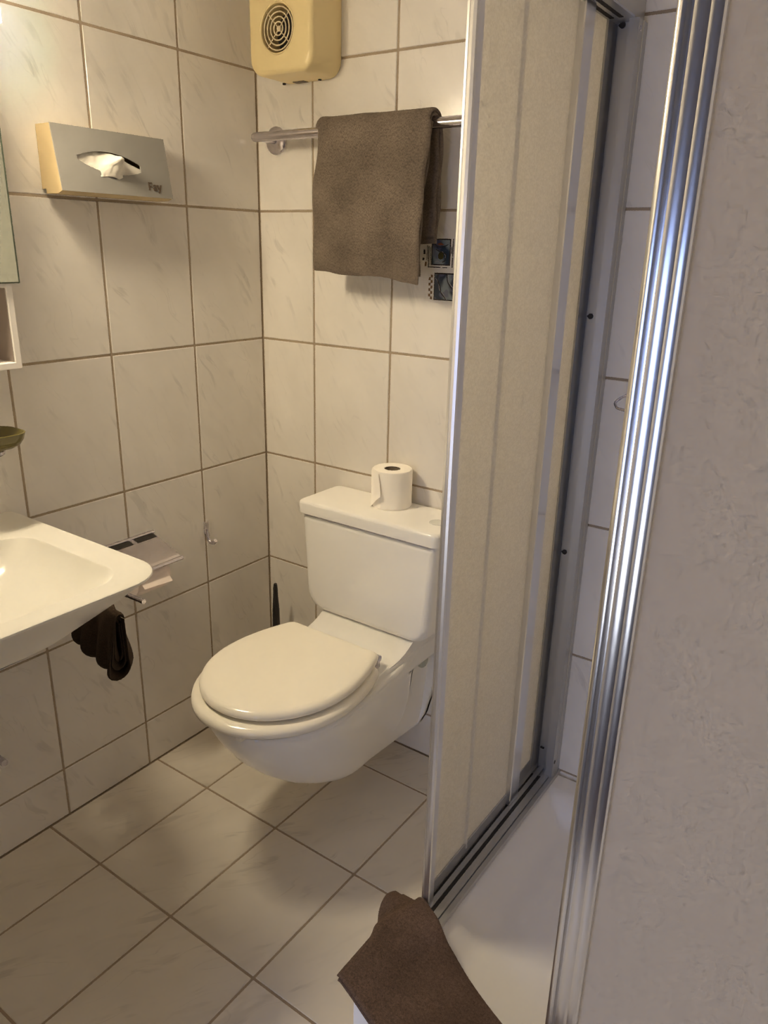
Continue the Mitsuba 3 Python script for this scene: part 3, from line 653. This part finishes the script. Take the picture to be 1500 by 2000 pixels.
idx = np.arange(N).reshape(nx, ny)
q = np.stack([idx[:-1, :-1], idx[1:, :-1], idx[1:, 1:], idx[:-1, 1:]], -1).reshape(-1, 4)
ring = np.concatenate([idx[0, :-1], idx[:-1, -1], idx[-1, :0:-1], idx[:0:-1, 0]]); nxr = np.roll(ring, -1)
tr = trimesh.Trimesh(V, np.vstack([q[:, [0, 1, 2]], q[:, [0, 2, 3]], q[:, [0, 2, 1]]+N, q[:, [0, 3, 2]]+N, np.stack([ring, nxr, nxr+N], 1), np.stack([ring, nxr+N, ring+N], 1)]), process=False)
if tr.volume < 0: tr.invert()
put('shower_tray', tr, 'acrylic_m', smooth=35)
tag('shower_tray', 'white acrylic shower tray on the floor at the right', 'shower tray')

# ------------------------------------------------------------------ shower enclosure
A0, A1 = 0.933, 0.989                       # track width in x
HB, HT = 1.788, 1.845
GR = ((0.9365, 0.9395), (0.9490, 0.9545), (0.9650, 0.9735))
def track_poly():
    p = [(A0, 0.1275), (1.0005, 0.1275), (1.0005, 0.1405), (0.9908, 0.1405), (0.9905, 0.137), (0.9890, 0.137), (0.9888, 0.143)]
    for a, b in GR[::-1]: p += [(b, 0.143), (b, 0.1345), (a, 0.1345), (a, 0.143)]
    return Polygon(p+[(A0, 0.143)])
put('shower_enclosure__bottom_track', extr(track_poly(), -0.760, -0.001, 'y'), 'alu_soft_m', False)
put('shower_enclosure__track_groove', cat(*[cbox((a+0.0001, -0.758, 0.1345), (b-0.0001, -0.060, 0.1412), 0.0002) for a, b in GR]), 'black_m', False)
tag('shower_enclosure__track_groove', 'black groove of the track')
put('shower_enclosure__top_rail', cat(cbox((A0, -0.785, HB), (A1, -0.001, HT), 0.002)), 'alu_soft_m', False)
for a in (0.945, 0.9625):
    put('shower_enclosure__top_groove', cbox((a, -0.75, HB-0.0006), (a+0.009, -0.06, HB+0.002), 0.0004), 'hole_m', False)
# wall profile against the back wall
wp = Polygon([(0.932, -0.0005), (0.996, -0.0005), (0.996, -0.018), (0.9945, -0.019), (0.9945, -0.030), (0.996, -0.031), (0.996, -0.047), (0.977, -0.047), (0.977, -0.024), (0.950, -0.024), (0.950, -0.012), (0.9435, -0.012), (0.9435, -0.058), (0.932, -0.058)])
put('shower_enclosure__wall_profile', extr(wp, 0.128, HB, 'z'), 'alu_soft_m', False)
for z in (1.784, 1.262, 0.735, 0.200):
    for dx, r in ((0.9575, 0.0056), (0.9525, 0.0022)) if z > 0.3 else ((0.958, 0.0026), (0.953, 0.0026)):
        put('shower_enclosure__screw', moved(trimesh.creation.cylinder(r, 0.003, sections=18), (dx, -0.0248, z), RX(math.pi/2)), 'black_m', 40)
for z in (1.772, 0.182):
    put('shower_enclosure__screw', moved(trimesh.creation.cylinder(0.005, 0.003, sections=18), (0.9952, -0.037, z), RY(math.pi/2)), 'black_m' if z < 1 else 'chrome_m', 40)
# fixed panel (further out) and sliding panel (nearer the tray)
put('shower_enclosure__fixed_panel', cbox((0.9372, -0.200, 0.150), (0.9395, -0.014, HB+0.001), 0.0004), 'frosted_m', False)
put('shower_enclosure__fixed_panel__edge_strip', cbox((0.9357, -0.209, 0.150), (0.9408, -0.199, HB+0.001), 0.0008), 'alu_soft_m', False)
put('shower_enclosure__fixed_panel__bottom_rail', cbox((0.9357, -0.199, 0.1435), (0.9415, -0.016, 0.176), 0.001), 'alu_soft_m', False)
tag('shower_enclosure__fixed_panel', 'frosted fixed panel')
SX = 0.9450
panel = Polygon([(SX-0.0013, -0.557), (SX+0.0013, -0.557), (SX+0.0013, -0.408)]+[(SX+0.0013+0.0048*math.sin(math.pi*t)**1.5, -0.408+0.016*t) for t in np.linspace(0, 1, 14)]+[(SX+0.0013, -0.205), (SX-0.0013, -0.205)])
put('shower_enclosure__sliding_door', extr(panel, 0.160, HB-0.004, 'z'), 'frosted_m', 30)
tag('shower_enclosure__sliding_door', 'frosted sliding door slid half open')
put('shower_enclosure__sliding_door__shade_strip', cbox((0.9415, -0.4060, 0.160), (0.9430, -0.4010, HB-0.004), 0.0004), 'alu_soft_m', False)  # added strip behind the panel; its shadow makes the soft vertical line
put('shower_enclosure__sliding_door__bottom_rail', cbox((SX-0.0045, -0.557, 0.1445), (SX+0.0045, -0.200, 0.174), 0.001), 'alu_soft_m', False)
lead = Polygon([(x-0.0055, y+0.0105) for x, y in [(0.9480, -0.5785), (0.9495, -0.5815), (0.9535, -0.5822), (0.9540, -0.5812), (0.9590, -0.5812), (0.9595, -0.5822), (0.9645, -0.5815), (0.9665, -0.5790), (0.9665, -0.5640), (0.9650, -0.5625), (0.9495, -0.5625), (0.9480, -0.5640)]])
put('shower_enclosure__sliding_door__leading_stile', extr(lead, 0.140, HB-0.001, 'z'), 'alu_m', False)
trail = Polygon([(0.9425, -0.205), (0.9440, -0.2070), (0.9570, -0.2070), (0.9590, -0.2045), (0.9595, -0.164), (0.9575, -0.161), (0.9425, -0.161)])
put('shower_enclosure__sliding_door__trailing_stile', extr(trail, 0.1445, HB-0.001, 'z'), 'alu_shiny_m', False)
put('shower_enclosure__sliding_door__roller', cbox((0.944, -0.204, 0.138), (0.958, -0.170, 0.1445), 0.001), 'black_m', False)
tag('shower_enclosure__sliding_door__roller', 'black roller foot')
# front side
FY = -0.775
put('shower_enclosure__front_track', cbox((A0, -0.788, 0.1275), (XR-0.001, -0.745, 0.143), 0.001), 'alu_soft_m', False)
put('shower_enclosure__front_top_rail', cbox((A1, -0.788, HB), (XR-0.001, -0.740, HT), 0.002), 'alu_soft_m', False)
import shapely
def arc(x0, x1, y0, h, n=18): return [(x0+(x1-x0)*t, y0-h*math.sin(math.pi*t)) for t in np.linspace(0, 1, n)]
rib = Polygon([(1.2885, FY+0.010), (1.2880, FY-0.006)]+[(1.2965-0.0085*math.cos(t), FY-0.006-0.0085*math.sin(t)) for t in np.linspace(0.1, 1.9, 16)]+[(1.3005, FY-0.009), (1.3010, FY-0.006), (1.3040, FY-0.006), (1.3045, FY-0.0115)]
    +arc(1.3048, 1.3190, FY-0.0120, 0.0011)+arc(1.3195, 1.3315, FY-0.0118, 0.0010)+[(1.3335, FY-0.0105), (1.3335, FY+0.010)]).buffer(0)
put('shower_enclosure__front_door__stile', extr(rib, 0.144, HB, 'z'), 'alu_shiny_m', 35)
put('shower_enclosure__front_door', cbox((1.3315, FY-0.003, 0.144), (XR-0.002, FY, HB), 0.0004), 'frosted_near_m', False)
tag('shower_enclosure__front_door', 'large frosted front panel nearest the camera')
tag('shower_enclosure__front_door__stile', 'ribbed shiny aluminium stile')
put('shower_enclosure__seal', cbox((1.3310, FY-0.0052, 0.144), (1.3332, FY-0.003, HB), 0.0004), 'dark_joint_m', False)
tag('shower_enclosure', 'corner shower enclosure of frosted panels in aluminium frames', 'shower enclosure')

# wire soap basket on the shower wall
loop = bez([(1.20, -0.002, 1.112), (1.10, -0.004, 1.114), (1.062, -0.016, 1.113), (1.044, -0.050, 1.102), (1.048, -0.070, 1.094), (1.075, -0.085, 1.090), (1.20, -0.090, 1.090)], 10)
put('wire_basket', cat(tube(loop, 0.0027, 10), *[tube([(x, -0.003, 1.1135), (x, -0.02, 1.075), (x, -0.07, 1.06), (x, -0.0885, 1.0905)], 0.0016, 8) for x in np.linspace(1.10, 1.20, 6)]), 'chrome_m', 60)
tag('wire_basket', 'chrome wire basket on the tiled shower wall behind the shower frame', 'soap basket')

# ------------------------------------------------------------------ bath mat over the corner of the tray
d = np.array([0.944, -0.33, 0]); d /= np.linalg.norm(d); w = np.array([0.0, 1.0, 0])   # strip direction; width along the tray's side
P0 = np.array([0.911, -0.804, 0.0])             # near corner of the fold, outside the track
st = lambda a, b, x: (lambda t: t*t*(3-2*t))(min(max((x-a)/(b-a), 0.), 1.))
layers = []
for lay, (th, lift) in enumerate(((0.009, 0.0), (0.009, 0.0095))):
    na, nb = 150, 80
    G = np.zeros((na, nb, 3))
    for j in range(nb):
        v = j/(nb-1)
        Lh = (-0.005+0.107*st(0.40, 0.85, v))*(1-0.25*lay)                    # hanging length outside the rim
        fo = 0.030*st(0.55, 1.0, v)
        for i in range(na):
            s = -Lh+(0.44+Lh)*(i/(na-1))
            b = P0+w*v*(0.236-0.15*max(s, 0))+np.array([fo, 0, 0])
            wob = meshkit.fbm(np.array([s*6+3, v*3, lay*4.0]), 3, 2)-0.5
            if s >= 0.018:
                sag = 0.034*math.sin(min((s-0.018)/0.34, 1)*math.pi)*(0.10+0.90*v)*st(0.05, 0.10, s)
                q = b+d*s; z = 0.1535+lift-sag
            else:
                r = 0.016+lift; a = min((0.018-s)/r, math.pi/2); rest = max(0.018-s-r*math.pi/2, 0)
                fl_ = 0.92*st(0.3, 0.9, v)
                q = b+d*(0.018-r*math.sin(a)-rest*fl_); z = 0.1535+lift-r*(1-math.cos(a))-rest*math.sqrt(1-fl_**2)*0.9-0.006*st(0, 0.05, rest)*math.sin(v*26)*fl_
            G[i, j] = (q[0]+0.004*wob, q[1]+0.006*wob*(v-0.5), z+0.005*wob)
    layers.append(sheet(G, th, 3))
put('bath_mat', cat(*layers), 'mat_m', 60)
tag('bath_mat', 'dark brown bath mat folded over the corner of the shower tray', 'bath mat')
